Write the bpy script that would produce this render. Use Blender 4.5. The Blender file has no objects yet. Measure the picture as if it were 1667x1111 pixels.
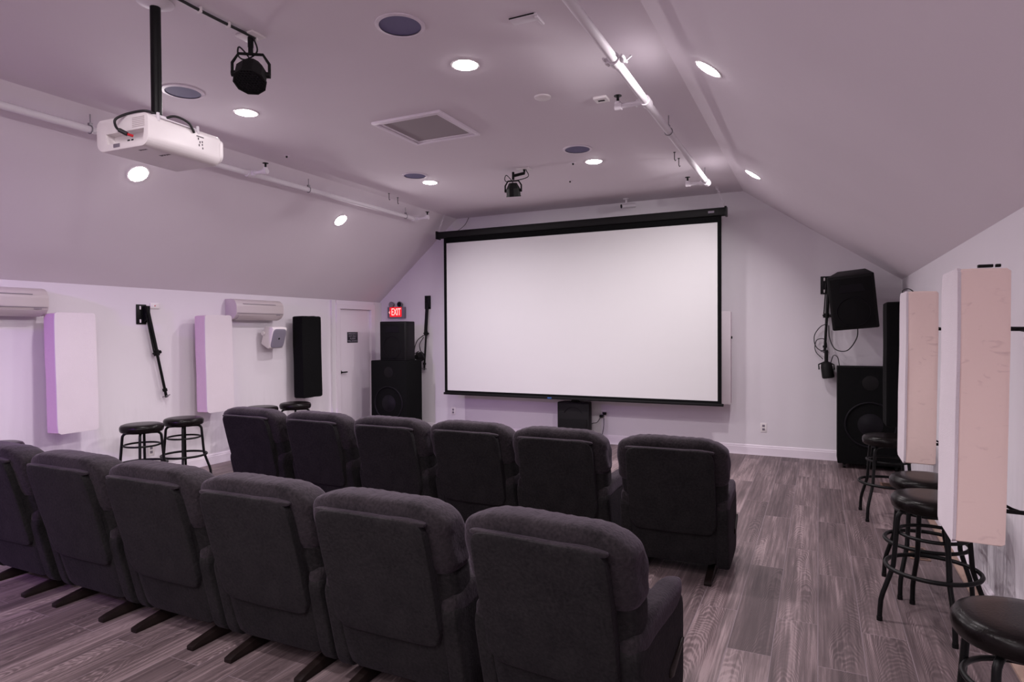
import bpy, bmesh, math, random
from mathutils import Vector, Matrix, Euler, noise
R_ = math.radians
PI = math.pi
C = bpy.context.scene.collection
SC = bpy.context.scene

# ------------------------------------------------------------------ camera
cam_d = bpy.data.cameras.new('camera'); cam = bpy.data.objects.new('camera', cam_d); C.objects.link(cam)
cam_d.sensor_width = 36; cam_d.lens = 1028.843 / 1667 * 36; cam_d.clip_start = 0.05; cam_d.clip_end = 60
RM = ((0.89993543, 0.0010595, -0.43602191), (0.4359805, -0.01617982, 0.89981065), (-0.00610141, -0.99986854, -0.01502271))
m = Matrix([[RM[i][0], -RM[i][1], -RM[i][2], 0] for i in range(3)] + [[0, 0, 0, 1]])
m.translation = Vector((0, 0, 1.55))
cam.matrix_world = m
SC.camera = cam

# ------------------------------------------------------------------ world, exposure
w = bpy.data.worlds.new('world'); SC.world = w; w.use_nodes = True
w.node_tree.nodes['Background'].inputs[0].default_value = (0.03, 0.028, 0.03, 1)
w.node_tree.nodes['Background'].inputs[1].default_value = 0.1
SC.view_settings.view_transform = 'Standard'; SC.view_settings.look = 'None'
SC.view_settings.exposure = 0.08; SC.view_settings.gamma = 1.0; SC.view_settings.use_curve_mapping = False
LAMP_GLOW = 75.0         # brightness of the lamp diffusers
LAMP_W = 25.5            # light each recessed lamp throws down
LAMP_COL = (1.0, 0.93, 0.955)

# room dimensions
XL, XR, YF, YB = -6.45, 0.85, 8.36, -2.9
ZC, ZKL, ZKR = 3.28, 2.035, 2.11
XCL, XCR = -4.98, -0.84

def area(name, loc, aim, size, power, col, label, spread=180):
    d = bpy.data.lights.new(name, 'AREA'); d.shape = 'DISK'; d.size = size; d.energy = power; d.color = col; d.spread = R_(spread)
    o = bpy.data.objects.new(name, d); C.objects.link(o)
    o.location = loc; o.rotation_euler = (Vector(aim) - Vector(loc)).to_track_quat('-Z', 'Y').to_euler()
    return o

# ------------------------------------------------------------------ materials
def lin(c):
    return tuple(((v / 255) / 12.92 if v / 255 <= 0.04045 else ((v / 255 + 0.055) / 1.055) ** 2.4) for v in c) + (1,)

def mat(name, col, rough=0.6, metal=0.0, spec=0.5, bump=0.0, bscale=40, vary=0.0, vscale=6, sheen=0.0, coat=0.0, emit=None, estr=0.0):
    m = bpy.data.materials.new(name); m.use_nodes = True
    nt = m.node_tree; b = nt.nodes['Principled BSDF']
    b.inputs['Base Color'].default_value = lin(col)
    b.inputs['Roughness'].default_value = rough; b.inputs['Metallic'].default_value = metal
    b.inputs['Specular IOR Level'].default_value = spec
    b.inputs['Sheen Weight'].default_value = sheen; b.inputs['Coat Weight'].default_value = coat
    if sheen: b.inputs['Sheen Roughness'].default_value = 0.45
    tc = nt.nodes.new('ShaderNodeTexCoord')
    if vary:
        n = nt.nodes.new('ShaderNodeTexNoise'); n.inputs['Scale'].default_value = vscale; n.inputs['Detail'].default_value = 5
        nt.links.new(tc.outputs['Object'], n.inputs['Vector'])
        mx = nt.nodes.new('ShaderNodeMix'); mx.data_type = 'RGBA'
        c = lin(col); mx.inputs[6].default_value = tuple(v * (1 - vary) for v in c[:3]) + (1,)
        mx.inputs[7].default_value = tuple(min(1, v * (1 + vary)) for v in c[:3]) + (1,)
        nt.links.new(n.outputs['Fac'], mx.inputs[0]); nt.links.new(mx.outputs[2], b.inputs['Base Color'])
    if bump:
        n = nt.nodes.new('ShaderNodeTexNoise'); n.inputs['Scale'].default_value = bscale; n.inputs['Detail'].default_value = 4
        nt.links.new(tc.outputs['Object'], n.inputs['Vector'])
        bp = nt.nodes.new('ShaderNodeBump'); bp.inputs['Strength'].default_value = bump; bp.inputs['Distance'].default_value = 0.01
        nt.links.new(n.outputs['Fac'], bp.inputs['Height']); nt.links.new(bp.outputs[0], b.inputs['Normal'])
    if emit:
        b.inputs['Emission Color'].default_value = lin(emit); b.inputs['Emission Strength'].default_value = estr
    return m

def wall_mat(name, col, streaks=0.0):
    m = mat(name, col, rough=0.75, spec=0.25, bump=0.06, bscale=18)
    nt = m.node_tree; b = nt.nodes['Principled BSDF']; L = nt.links
    tc = nt.nodes.new('ShaderNodeTexCoord')
    n = nt.nodes.new('ShaderNodeTexNoise'); n.inputs['Scale'].default_value = 1.3; n.inputs['Detail'].default_value = 6
    L.new(tc.outputs['Object'], n.inputs['Vector'])
    mx = nt.nodes.new('ShaderNodeMix'); mx.data_type = 'RGBA'
    c = lin(col); mx.inputs[6].default_value = tuple(v * 0.93 for v in c[:3]) + (1,); mx.inputs[7].default_value = c
    L.new(n.outputs['Fac'], mx.inputs[0])
    last = mx.outputs[2]
    if streaks:  # grey vertical streaks, stronger towards the floor
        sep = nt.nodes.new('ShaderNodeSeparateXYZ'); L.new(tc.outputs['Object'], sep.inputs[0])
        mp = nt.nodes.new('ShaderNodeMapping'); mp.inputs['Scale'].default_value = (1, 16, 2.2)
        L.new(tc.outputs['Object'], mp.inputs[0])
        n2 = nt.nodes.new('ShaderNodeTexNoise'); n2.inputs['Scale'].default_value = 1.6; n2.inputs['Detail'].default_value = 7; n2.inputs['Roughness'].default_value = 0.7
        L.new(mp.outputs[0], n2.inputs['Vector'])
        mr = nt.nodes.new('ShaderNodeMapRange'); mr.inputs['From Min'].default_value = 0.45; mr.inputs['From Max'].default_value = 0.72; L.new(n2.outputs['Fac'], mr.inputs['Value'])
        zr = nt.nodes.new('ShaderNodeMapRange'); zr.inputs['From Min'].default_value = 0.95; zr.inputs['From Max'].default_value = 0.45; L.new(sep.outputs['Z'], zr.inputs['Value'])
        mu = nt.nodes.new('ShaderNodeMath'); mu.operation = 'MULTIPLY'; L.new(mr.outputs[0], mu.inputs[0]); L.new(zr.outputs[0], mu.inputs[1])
        mu2 = nt.nodes.new('ShaderNodeMath'); mu2.operation = 'MULTIPLY'; L.new(mu.outputs[0], mu2.inputs[0]); mu2.inputs[1].default_value = streaks
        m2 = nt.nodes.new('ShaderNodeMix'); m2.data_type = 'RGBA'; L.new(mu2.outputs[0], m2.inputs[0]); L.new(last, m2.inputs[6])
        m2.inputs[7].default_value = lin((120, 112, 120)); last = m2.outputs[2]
    L.new(last, b.inputs['Base Color'])
    return m

def floor_mat():
    m = bpy.data.materials.new('wood_look_plank'); m.use_nodes = True
    nt = m.node_tree; b = nt.nodes['Principled BSDF']; L = nt.links; N = nt.nodes.new
    tc = N('ShaderNodeTexCoord'); sp = N('ShaderNodeSeparateXYZ'); L.new(tc.outputs['Object'], sp.inputs[0])
    cb = N('ShaderNodeCombineXYZ'); L.new(sp.outputs['Y'], cb.inputs['X']); L.new(sp.outputs['X'], cb.inputs['Y'])
    def brick(c1, c2, mo, ms):
        k = N('ShaderNodeTexBrick'); L.new(cb.outputs[0], k.inputs['Vector'])
        k.inputs['Scale'].default_value = 1.0; k.inputs['Brick Width'].default_value = 1.22; k.inputs['Row Height'].default_value = 0.2
        k.inputs['Mortar Size'].default_value = ms; k.inputs['Mortar Smooth'].default_value = 0.1; k.offset = 0.37; k.offset_frequency = 2; k.squash = 1.0
        k.inputs['Color1'].default_value = c1; k.inputs['Color2'].default_value = c2; k.inputs['Mortar'].default_value = mo
        return k
    k = brick((0, 0, 0, 1), (1, 1, 1, 1), (0.5, 0.5, 0.5, 1), 0.0)
    km = brick((0, 0, 0, 1), (0, 0, 0, 1), (1, 1, 1, 1), 0.0016)
    # per plank offset
    sc_ = N('ShaderNodeVectorMath'); sc_.operation = 'SCALE'; L.new(k.outputs['Color'], sc_.inputs[0]); sc_.inputs['Scale'].default_value = 37.0
    ad = N('ShaderNodeVectorMath'); ad.operation = 'ADD'; L.new(tc.outputs['Object'], ad.inputs[0]); L.new(sc_.outputs[0], ad.inputs[1])
    def mapped(s):
        mp = N('ShaderNodeMapping'); mp.inputs['Scale'].default_value = s; L.new(ad.outputs[0], mp.inputs[0]); return mp
    # cathedral arches: nested parabolas about each plank's own centre line
    def MT(op, a_, b_, c_=None):
        q = N('ShaderNodeMath'); q.operation = op
        for i_, v_ in enumerate((a_, b_, c_)):
            if v_ is None: continue
            if isinstance(v_, (int, float)): q.inputs[i_].default_value = v_
            else: L.new(v_, q.inputs[i_])
        return q.outputs[0]
    rnd = N('ShaderNodeSeparateColor'); L.new(k.outputs['Color'], rnd.inputs[0]); rv = rnd.outputs[0]
    u = MT('FRACT', MT('DIVIDE', sp.outputs['X'], 0.2), None)
    u = MT('MULTIPLY_ADD', u, 2.0, -1.0)
    u = MT('ADD', u, MT('MULTIPLY_ADD', rv, 1.6, -0.8))
    n1 = N('ShaderNodeTexNoise'); n1.inputs['Scale'].default_value = 1; n1.inputs['Detail'].default_value = 3; n1.inputs['Roughness'].default_value = 0.45
    L.new(mapped((5.5, 1.7, 1)).outputs[0], n1.inputs['Vector'])
    ph = MT('ADD', sp.outputs['Y'], MT('MULTIPLY', MT('MULTIPLY', u, u), 0.42))
    ph = MT('MULTIPLY_ADD', n1.outputs['Fac'], 0.8, ph)
    n4 = N('ShaderNodeTexNoise'); n4.inputs['Scale'].default_value = 1; n4.inputs['Detail'].default_value = 2
    L.new(mapped((22, 6, 1)).outputs[0], n4.inputs['Vector'])
    ph = MT('MULTIPLY_ADD', n4.outputs['Fac'], 0.07, ph)
    sn = N('ShaderNodeMath'); sn.operation = 'SINE'; L.new(MT('MULTIPLY', ph, 120.0), sn.inputs[0])
    n5 = N('ShaderNodeTexNoise'); n5.inputs['Scale'].default_value = 1; n5.inputs['Detail'].default_value = 1
    L.new(mapped((9, 2.5, 3)).outputs[0], n5.inputs['Vector'])
    mk = N('ShaderNodeMapRange'); mk.inputs['From Min'].default_value = 0.38; mk.inputs['From Max'].default_value = 0.6; mk.inputs['To Min'].default_value = 0.15; L.new(n5.outputs['Fac'], mk.inputs['Value'])
    r1 = N('ShaderNodeMapRange'); r1.inputs['From Min'].default_value = -0.5; r1.inputs['From Max'].default_value = 1; L.new(sn.outputs[0], r1.inputs['Value'])
    # fibres
    n2 = N('ShaderNodeTexNoise'); n2.inputs['Scale'].default_value = 1; n2.inputs['Detail'].default_value = 8; n2.inputs['Roughness'].default_value = 0.65
    L.new(mapped((60, 1.6, 1)).outputs[0], n2.inputs['Vector'])
    n3 = N('ShaderNodeTexNoise'); n3.inputs['Scale'].default_value = 1; n3.inputs['Detail'].default_value = 4
    L.new(mapped((7, 0.9, 1)).outputs[0], n3.inputs['Vector'])
    a = N('ShaderNodeMath'); a.operation = 'MULTIPLY_ADD'; L.new(MT('MULTIPLY', MT('SUBTRACT', r1.outputs[0], 0.4), mk.outputs[0]), a.inputs[0]); a.inputs[1].default_value = 0.17; a.inputs[2].default_value = 0.0
    b2 = N('ShaderNodeMath'); b2.operation = 'MULTIPLY_ADD'; L.new(n2.outputs['Fac'], b2.inputs[0]); b2.inputs[1].default_value = 0.95; L.new(a.outputs[0], b2.inputs[2])
    b3 = N('ShaderNodeMath'); b3.operation = 'MULTIPLY_ADD'; L.new(n3.outputs['Fac'], b3.inputs[0]); b3.inputs[1].default_value = 0.75; L.new(b2.outputs[0], b3.inputs[2])
    b4 = N('ShaderNodeMath'); b4.operation = 'MULTIPLY_ADD'; L.new(k.outputs['Color'], b4.inputs[0]); b4.inputs[1].default_value = 0.20; L.new(b3.outputs[0], b4.inputs[2])
    cr = N('ShaderNodeValToRGB'); L.new(b4.outputs[0], cr.inputs[0])
    e = cr.color_ramp.elements
    e[0].position = 0.55; e[0].color = lin((72, 60, 62)); e[1].position = 1.32 if False else 1.0; e[1].color = lin((144, 126, 128))
    x = cr.color_ramp.elements.new(0.82); x.color = lin((103, 88, 90))
    # shift so the ramp covers the signal
    sub = N('ShaderNodeMath'); sub.operation = 'SUBTRACT'; L.new(b4.outputs[0], sub.inputs[0]); sub.inputs[1].default_value = 0.165; L.new(sub.outputs[0], cr.inputs[0])
    mx = N('ShaderNodeMix'); mx.data_type = 'RGBA'; L.new(km.outputs['Color'], mx.inputs[0]); L.new(cr.outputs[0], mx.inputs[6]); mx.inputs[7].default_value = lin((128, 114, 120))
    L.new(mx.outputs[2], b.inputs['Base Color'])
    b.inputs['Roughness'].default_value = 0.5; b.inputs['Specular IOR Level'].default_value = 0.4
    bp = N('ShaderNodeBump'); bp.inputs['Strength'].default_value = 0.15; bp.inputs['Distance'].default_value = 0.004
    L.new(b4.outputs[0], bp.inputs['Height']); L.new(bp.outputs[0], b.inputs['Normal'])
    return m

def fabric_mat(name, c1, c2, sheen=0.6):
    m = bpy.data.materials.new(name); m.use_nodes = True
    nt = m.node_tree; b = nt.nodes['Principled BSDF']; L = nt.links; N = nt.nodes.new
    tc = N('ShaderNodeTexCoord')
    n = N('ShaderNodeTexNoise'); n.inputs['Scale'].default_value = 85; n.inputs['Detail'].default_value = 3; L.new(tc.outputs['Object'], n.inputs['Vector'])
    n2 = N('ShaderNodeTexNoise'); n2.inputs['Scale'].default_value = 9; n2.inputs['Detail'].default_value = 5; L.new(tc.outputs['Object'], n2.inputs['Vector'])
    ad = N('ShaderNodeMath'); ad.operation = 'MULTIPLY_ADD'; L.new(n2.outputs['Fac'], ad.inputs[0]); ad.inputs[1].default_value = 0.6; L.new(n.outputs['Fac'], ad.inputs[2])
    mr = N('ShaderNodeMapRange'); mr.inputs['From Min'].default_value = 0.55; mr.inputs['From Max'].default_value = 1.05; L.new(ad.outputs[0], mr.inputs['Value'])
    mx = N('ShaderNodeMix'); mx.data_type = 'RGBA'; L.new(mr.outputs[0], mx.inputs[0]); mx.inputs[6].default_value = lin(c1); mx.inputs[7].default_value = lin(c2)
    L.new(mx.outputs[2], b.inputs['Base Color'])
    b.inputs['Roughness'].default_value = 0.95; b.inputs['Specular IOR Level'].default_value = 0.1
    b.inputs['Sheen Weight'].default_value = sheen; b.inputs['Sheen Roughness'].default_value = 0.5; b.inputs['Sheen Tint'].default_value = lin((190, 170, 195))
    bp = N('ShaderNodeBump'); bp.inputs['Strength'].default_value = 0.45; bp.inputs['Distance'].default_value = 0.006
    L.new(ad.outputs[0], bp.inputs['Height']); L.new(bp.outputs[0], b.inputs['Normal'])
    return m

def weave_mat(name, col, dots=260):
    m = mat(name, col, rough=0.9, spec=0.15, vary=0.05, vscale=3)
    nt = m.node_tree; b = nt.nodes['Principled BSDF']; L = nt.links; N = nt.nodes.new
    tc = N('ShaderNodeTexCoord'); v = N('ShaderNodeTexVoronoi'); v.inputs['Scale'].default_value = dots; L.new(tc.outputs['Object'], v.inputs['Vector'])
    n = N('ShaderNodeTexNoise'); n.inputs['Scale'].default_value = 7; L.new(tc.outputs['Object'], n.inputs['Vector'])
    a = N('ShaderNodeMath'); a.operation = 'MULTIPLY_ADD'; L.new(v.outputs['Distance'], a.inputs[0]); a.inputs[1].default_value = 0.25; L.new(n.outputs['Fac'], a.inputs[2])
    bp = N('ShaderNodeBump'); bp.inputs['Strength'].default_value = 0.35; bp.inputs['Distance'].default_value = 0.012
    L.new(a.outputs[0], bp.inputs['Height']); L.new(bp.outputs[0], b.inputs['Normal'])
    return m

def marked_mat(name, col, mark, scale=9):
    m = mat(name, col, rough=0.9, spec=0.1, bump=0.3, bscale=12)
    nt = m.node_tree; b = nt.nodes['Principled BSDF']; L = nt.links; N = nt.nodes.new
    tc = N('ShaderNodeTexCoord'); mp = N('ShaderNodeMapping'); mp.inputs['Scale'].default_value = (1.2, 1.2, 2.6); L.new(tc.outputs['Object'], mp.inputs[0])
    n = N('ShaderNodeTexNoise'); n.inputs['Scale'].default_value = scale; n.inputs['Detail'].default_value = 3; n.inputs['Distortion'].default_value = 1.2; L.new(mp.outputs[0], n.inputs['Vector'])
    mr = N('ShaderNodeMapRange'); mr.inputs['From Min'].default_value = 0.62; mr.inputs['From Max'].default_value = 0.95; L.new(n.outputs['Fac'], mr.inputs['Value'])
    mx = N('ShaderNodeMix'); mx.data_type = 'RGBA'; L.new(mr.outputs[0], mx.inputs[0]); mx.inputs[6].default_value = lin(col); mx.inputs[7].default_value = lin(mark)
    L.new(mx.outputs[2], b.inputs['Base Color'])
    return m

M = dict(
    wall=wall_mat('white_wall_paint', (222, 216, 222)),
    wall_s=wall_mat('white_wall_paint_streaked', (222, 216, 222), 0.38),
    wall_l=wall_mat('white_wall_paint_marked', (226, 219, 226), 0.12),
    ceil=wall_mat('white_ceiling_paint', (227, 218, 225)),
    trim=mat('white_trim_paint', (228, 218, 228), rough=0.45, bump=0.03),
    floor=floor_mat(),
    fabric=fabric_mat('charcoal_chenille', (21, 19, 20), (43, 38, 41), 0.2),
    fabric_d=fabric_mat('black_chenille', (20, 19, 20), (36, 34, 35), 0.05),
    rail=mat('dark_walnut', (23, 15, 14), rough=0.5, spec=0.2, vary=0.3, vscale=12),
    vinyl=mat('black_vinyl', (17, 13, 13), rough=0.27, spec=0.14, bump=0.08, bscale=120),
    blackmetal=mat('black_metal', (12, 12, 13), rough=0.42, metal=0.0, spec=0.2, bump=0.02),
    black=mat('black_plastic', (17, 16, 17), rough=0.6, spec=0.2, bump=0.15, bscale=200),
    blackcloth=mat('black_cloth', (15, 15, 16), rough=0.95, spec=0.1, bump=0.3, bscale=60),
    grille=mat('black_speaker_grille', (17, 16, 18), rough=0.8, spec=0.15, bump=0.5, bscale=400),
    ring=mat('dark_rubber', (20, 18, 23), rough=0.5, spec=0.15),
    cable=mat('black_rubber_cable', (24, 22, 25), rough=0.5),
    plastic=mat('white_plastic', (228, 221, 222), rough=0.35, bump=0.01),
    cream=mat('off_white_plastic', (192, 181, 183), rough=0.4, bump=0.01),
    greygrille=mat('grey_mesh_grille', (128, 122, 136), rough=0.6, bump=0.4, bscale=350),
    blue=mat('blue_grey_mesh', (104, 98, 134), rough=0.7, bump=0.3, bscale=300),
    pipe=mat('white_pipe_enamel', (222, 216, 222), rough=0.6, spec=0.3, bump=0.02),
    steel=mat('zinc_steel', (150, 146, 152), rough=0.35, metal=0.8),
    screen=mat('matte_white_screen', (206, 204, 205), rough=0.7, spec=0.2, vary=0.01, vscale=1),
    panelcloth=weave_mat('white_perforated_cloth', (212, 202, 208)),
    sidecloth=marked_mat('warm_light_muslin', (240, 216, 208), (198, 168, 166)),  # pink tint stands for warm light reflected onto the cloth
    sidecloth_w=marked_mat('violet_light_muslin', (206, 182, 196), (188, 164, 180)),  # violet light on white cloth, painted into its colour
    lens=mat('lamp_diffuser', (255, 255, 255), rough=0.5, emit=(255, 247, 250), estr=LAMP_GLOW),
    exitred=mat('exit_red_face', (190, 20, 28), rough=0.4, emit=(255, 16, 30), estr=0.9),
    exitlit=mat('exit_lit_letters', (255, 190, 190), rough=0.4, emit=(255, 150, 140), estr=1.7),
    grey=mat('grey_plastic', (120, 112, 124), rough=0.4),
    bluemark=mat('blue_mark', (50, 90, 150), rough=0.4),
    redmark=mat('red_plastic', (190, 25, 40), rough=0.4),
    navy=mat('navy_plate', (26, 22, 34), rough=0.4),
    greytext=mat('pale_lettering', (140, 136, 146), rough=0.5),
    darktext=mat('dark_lettering', (70, 54, 66), rough=0.5),
    brown=mat('brown_metal', (110, 84, 72), rough=0.5),
    tan=mat('tan_wood', (150, 124, 112), rough=0.6, vary=0.15, vscale=20),
    paleface=mat('pale_vent_mesh', (158, 148, 152), rough=0.8, bump=0.3, bscale=250),
)

# ------------------------------------------------------------------ mesh helpers
class MB:
    def __init__(s): s.bm = bmesh.new()
    def _merge(s, b, mat4=None):
        if mat4 is not None: bmesh.ops.transform(b, matrix=mat4, verts=b.verts)
        me = bpy.data.meshes.new('t'); b.to_mesh(me); b.free(); s.bm.from_mesh(me); bpy.data.meshes.remove(me); return s
    def box(s, x0, y0, z0, x1, y1, z1, bev=0.0, seg=2, T=None):
        b = bmesh.new(); bmesh.ops.create_cube(b, size=1)
        for v in b.verts: v.co = Vector(((x0 + x1) / 2 + v.co.x * (x1 - x0), (y0 + y1) / 2 + v.co.y * (y1 - y0), (z0 + z1) / 2 + v.co.z * (z1 - z0)))
        if bev: bmesh.ops.bevel(b, geom=b.edges[:], offset=bev, segments=seg, affect='EDGES', profile=0.5)
        return s._merge(b, T)
    def sup(s, hx, hy, hz, p=6, n=14, T=None, fn=None):
        """rounded upholstery block: subdivided cube pushed to an Lp ball, then shaped by fn"""
        b = bmesh.new(); bmesh.ops.create_cube(b, size=2)
        bmesh.ops.subdivide_edges(b, edges=b.edges[:], cuts=n, use_grid_fill=True)
        for v in b.verts:
            c = v.co; k = (abs(c.x) ** p + abs(c.y) ** p + abs(c.z) ** p) ** (1 / p)
            q = Vector((c.x / k * hx, c.y / k * hy, c.z / k * hz))
            v.co = fn(q) if fn else q
        return s._merge(b, T)
    def tube(s, pts, r, n=8, caps=True, closed=False):
        b = bmesh.new(); pts = [Vector(p) for p in pts]; N = len(pts); rings = []
        rr = r if isinstance(r, (list, tuple)) else [r] * N
        up = None
        for i, p in enumerate(pts):
            if closed: t = pts[(i + 1) % N] - pts[i - 1]
            else: t = pts[min(i + 1, N - 1)] - pts[max(i - 1, 0)]
            t.normalize()
            if up is None:
                up = Vector((0, 0, 1)) if abs(t.z) < 0.9 else Vector((1, 0, 0))
            a = (up - t * up.dot(t)).normalized(); c = t.cross(a); up = a
            rings.append([b.verts.new(p + (a * math.cos(2 * PI * k / n) + c * math.sin(2 * PI * k / n)) * rr[i]) for k in range(n)])
        for i in range(N if closed else N - 1):
            A, B = rings[i], rings[(i + 1) % N]
            for k in range(n): b.faces.new((A[k], A[(k + 1) % n], B[(k + 1) % n], B[k]))
        if caps and not closed:
            b.faces.new(rings[0][::-1]); b.faces.new(rings[-1])
        bmesh.ops.recalc_face_normals(b, faces=b.faces)
        return s._merge(b)
    def ring(s, c, R, r, n=32, m=8, axis='Z', T=None):
        pts = []
        for i in range(n):
            a = 2 * PI * i / n
            o = {'Z': (math.cos(a), math.sin(a), 0), 'Y': (math.cos(a), 0, math.sin(a)), 'X': (0, math.cos(a), math.sin(a))}[axis]
            pts.append(Vector(c) + Vector(o) * R)
        t = MB(); t.tube(pts, r, m, closed=True)
        return s._merge(t.bm, T)
    def lathe(s, prof, n=32, T=None, cap=True):
        b = bmesh.new(); rings = []
        for (r, z) in prof:
            if r < 1e-6: rings.append([b.verts.new((0, 0, z))])
            else: rings.append([b.verts.new((r * math.cos(2 * PI * k / n), r * math.sin(2 * PI * k / n), z)) for k in range(n)])
        for A, B in zip(rings, rings[1:]):
            for k in range(n):
                a0, a1 = A[k % len(A)], A[(k + 1) % len(A)]; b0, b1 = B[k % len(B)], B[(k + 1) % len(B)]
                f = [a0] + ([a1] if a1 != a0 else []) + ([b1] if b1 != b0 else []) + [b0]
                if len(f) >= 3: b.faces.new(f)
        if cap:
            for rg in (rings[0], rings[-1]):
                if len(rg) > 2: b.faces.new(rg)
        bmesh.ops.recalc_face_normals(b, faces=b.faces)
        return s._merge(b, T)
    def prism(s, poly, a0, a1, axis='Y', bev=0.0, T=None):
        """extrude a polygon; axis Y: poly is (x,z); axis X: (y,z); axis Z: (x,y)"""
        b = bmesh.new()
        def P(u, v, a): return {'Y': (u, a, v), 'X': (a, u, v), 'Z': (u, v, a)}[axis]
        A = [b.verts.new(P(u, v, a0)) for u, v in poly]; B = [b.verts.new(P(u, v, a1)) for u, v in poly]; n = len(poly)
        b.faces.new(A); b.faces.new(B[::-1])
        for i in range(n): b.faces.new((A[i], B[i], B[(i + 1) % n], A[(i + 1) % n]))
        bmesh.ops.recalc_face_normals(b, faces=b.faces)
        if bev: bmesh.ops.bevel(b, geom=b.edges[:], offset=bev, segments=2, affect='EDGES', profile=0.5)
        return s._merge(b, T)
    def xf(s, T): bmesh.ops.transform(s.bm, matrix=T, verts=s.bm.verts); return s
    def build(s, name, material, parent=None, smooth=35, loc=None):
        me = bpy.data.meshes.new(name); s.bm.to_mesh(me); s.bm.free()
        me.materials.append(material)
        me.shade_smooth(); me.set_sharp_from_angle(angle=R_(smooth))
        o = bpy.data.objects.new(name, me); C.objects.link(o)
        if parent: o.parent = parent
        if loc is not None: o.location = loc
        return o

def T(x=0, y=0, z=0): return Matrix.Translation((x, y, z))
def RX(a): return Matrix.Rotation(R_(a), 4, 'X')
def RY(a): return Matrix.Rotation(R_(a), 4, 'Y')
def RZ(a): return Matrix.Rotation(R_(a), 4, 'Z')

def tag(o, label=None, cat=None, group=None, kind=None):
    if label: o['label'] = label
    if cat: o['category'] = cat
    if group: o['group'] = group
    if kind: o['kind'] = kind
    return o
def empty(name, label, cat, loc=(0, 0, 0), rz=0, group=None):
    o = bpy.data.objects.new(name, None); C.objects.link(o); o.empty_display_size = 0.1
    o.location = loc; o.rotation_euler = (0, 0, R_(rz)); return tag(o, label, cat, group)
def kids(o): return [c for c in C.objects if c.parent == o]
def dup(o, parent=None):
    c = o.copy(); C.objects.link(c); c.parent = parent
    for ch in kids(o): dup(ch, c)
    return c
def place(o, loc, rz=0, label=None, group=None):
    o.location = loc; o.rotation_euler = (0, 0, R_(rz))
    if label: o['label'] = label
    if group: o['group'] = group
    return o
def struct(name, mb, material, parent=None):
    o = mb.build(name, material, parent, 12)
    if parent is None: o['kind'] = 'structure'
    return o
def text(name, s, size, extrude, material, parent, mtx, align='CENTER', bold=0.0):
    cu = bpy.data.curves.new(name, 'FONT'); cu.body = s; cu.size = size; cu.extrude = extrude; cu.offset = bold; cu.align_x = align; cu.align_y = 'CENTER'; cu.resolution_u = 4
    t = bpy.data.objects.new(name, cu); C.objects.link(t)
    bpy.context.view_layer.update()
    me = bpy.data.meshes.new_from_object(t.evaluated_get(bpy.context.evaluated_depsgraph_get()))
    bpy.data.objects.remove(t); bpy.data.curves.remove(cu)
    me.transform(mtx); me.materials.append(material); me.name = name
    o = bpy.data.objects.new(name, me); C.objects.link(o); o.parent = parent
    return o
def arc(c, r, a0, a1, n, plane='XZ'):
    out = []
    for i in range(n + 1):
        a = R_(a0 + (a1 - a0) * i / n); u, v = r * math.cos(a), r * math.sin(a)
        out.append({'XZ': (c[0] + u, c[1], c[2] + v), 'YZ': (c[0], c[1] + u, c[2] + v), 'XY': (c[0] + u, c[1] + v, c[2])}[plane])
    return out
def smooth_path(pts, k=6):
    P = [Vector(p) for p in pts]; P = [2 * P[0] - P[1]] + P + [2 * P[-1] - P[-2]]; out = []
    for i in range(1, len(P) - 2):
        for j in range(k):
            t = j / k; a, b, c, d = P[i - 1], P[i], P[i + 1], P[i + 2]
            out.append(0.5 * ((2 * b) + (c - a) * t + (2 * a - 5 * b + 4 * c - d) * t * t + (3 * b - a - 3 * c + d) * t ** 3))
    out.append(P[-2]); return out

# ------------------------------------------------------------------ room shell
TH = 0.12
struct('floor', MB().box(XL - TH, YB - TH, -0.1, XR + TH, YF + TH, 0), M['floor'])
sl = [(XL - TH, ZKL - 0.1), (XL, ZKL), (XCL, ZC), (XCR, ZC), (XR, ZKR), (XR + TH, ZKR - 0.08), (XR + TH, ZC + 0.25), (XL - TH, ZC + 0.25)]
struct('ceiling', MB().prism(sl, YB - TH, YF + TH, 'Y'), M['ceil'])
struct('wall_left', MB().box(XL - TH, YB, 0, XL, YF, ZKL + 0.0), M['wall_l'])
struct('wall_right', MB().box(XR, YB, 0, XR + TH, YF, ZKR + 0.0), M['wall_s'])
gable = [(XL, 0), (XR, 0), (XR, ZKR), (XCR, ZC), (XCL, ZC), (XL, ZKL)]
struct('wall_front', MB().prism(gable, YF, YF + TH, 'Y'), M['wall'])
struct('wall_back', MB().prism(gable, YB - TH, YB, 'Y'), M['wall'])
# base boards with a stepped top
def base_prof(d=0.016, h=0.125): return [(0, 0), (d, 0), (d, h - 0.03), (d * 0.75, h - 0.024), (d * 0.75, h - 0.012), (d * 0.4, h), (0, h)]
struct('baseboard_front', MB().prism([(YF - a, b) for a, b in base_prof()], -6.36, XR, 'X'), M['trim'])
struct('baseboard_left', MB().prism([(XL + a, b) for a, b in base_prof()], YB, 7.19, 'Y'), M['trim'])
struct('baseboard_right', MB().prism([(XR - a, b) for a, b in base_prof()], YB, YF, 'Y'), M['trim'])
struct('baseboard_back', MB().prism([(YB + a, b) for a, b in base_prof()], XL, XR, 'X'), M['trim'])
struct('trim_1', MB().prism([(XR - 0.016, 0), (XR - 0.05, 0), (XR - 0.05, 0.012), (XR - 0.03, 0.028), (XR - 0.016, 0.032)], YB, 7.5, 'Y'), M['tan'])
# short furred-out piece of wall that carries the door
struct('wall_left_jog', MB().box(XL, 7.19, 0, XL + 0.035, 7.2695, 2.03), M['wall'])
struct('wall_left_return', MB().box(XL, 8.1655, 0, XL + 0.035, YF, 2.03), M['wall'])
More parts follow.
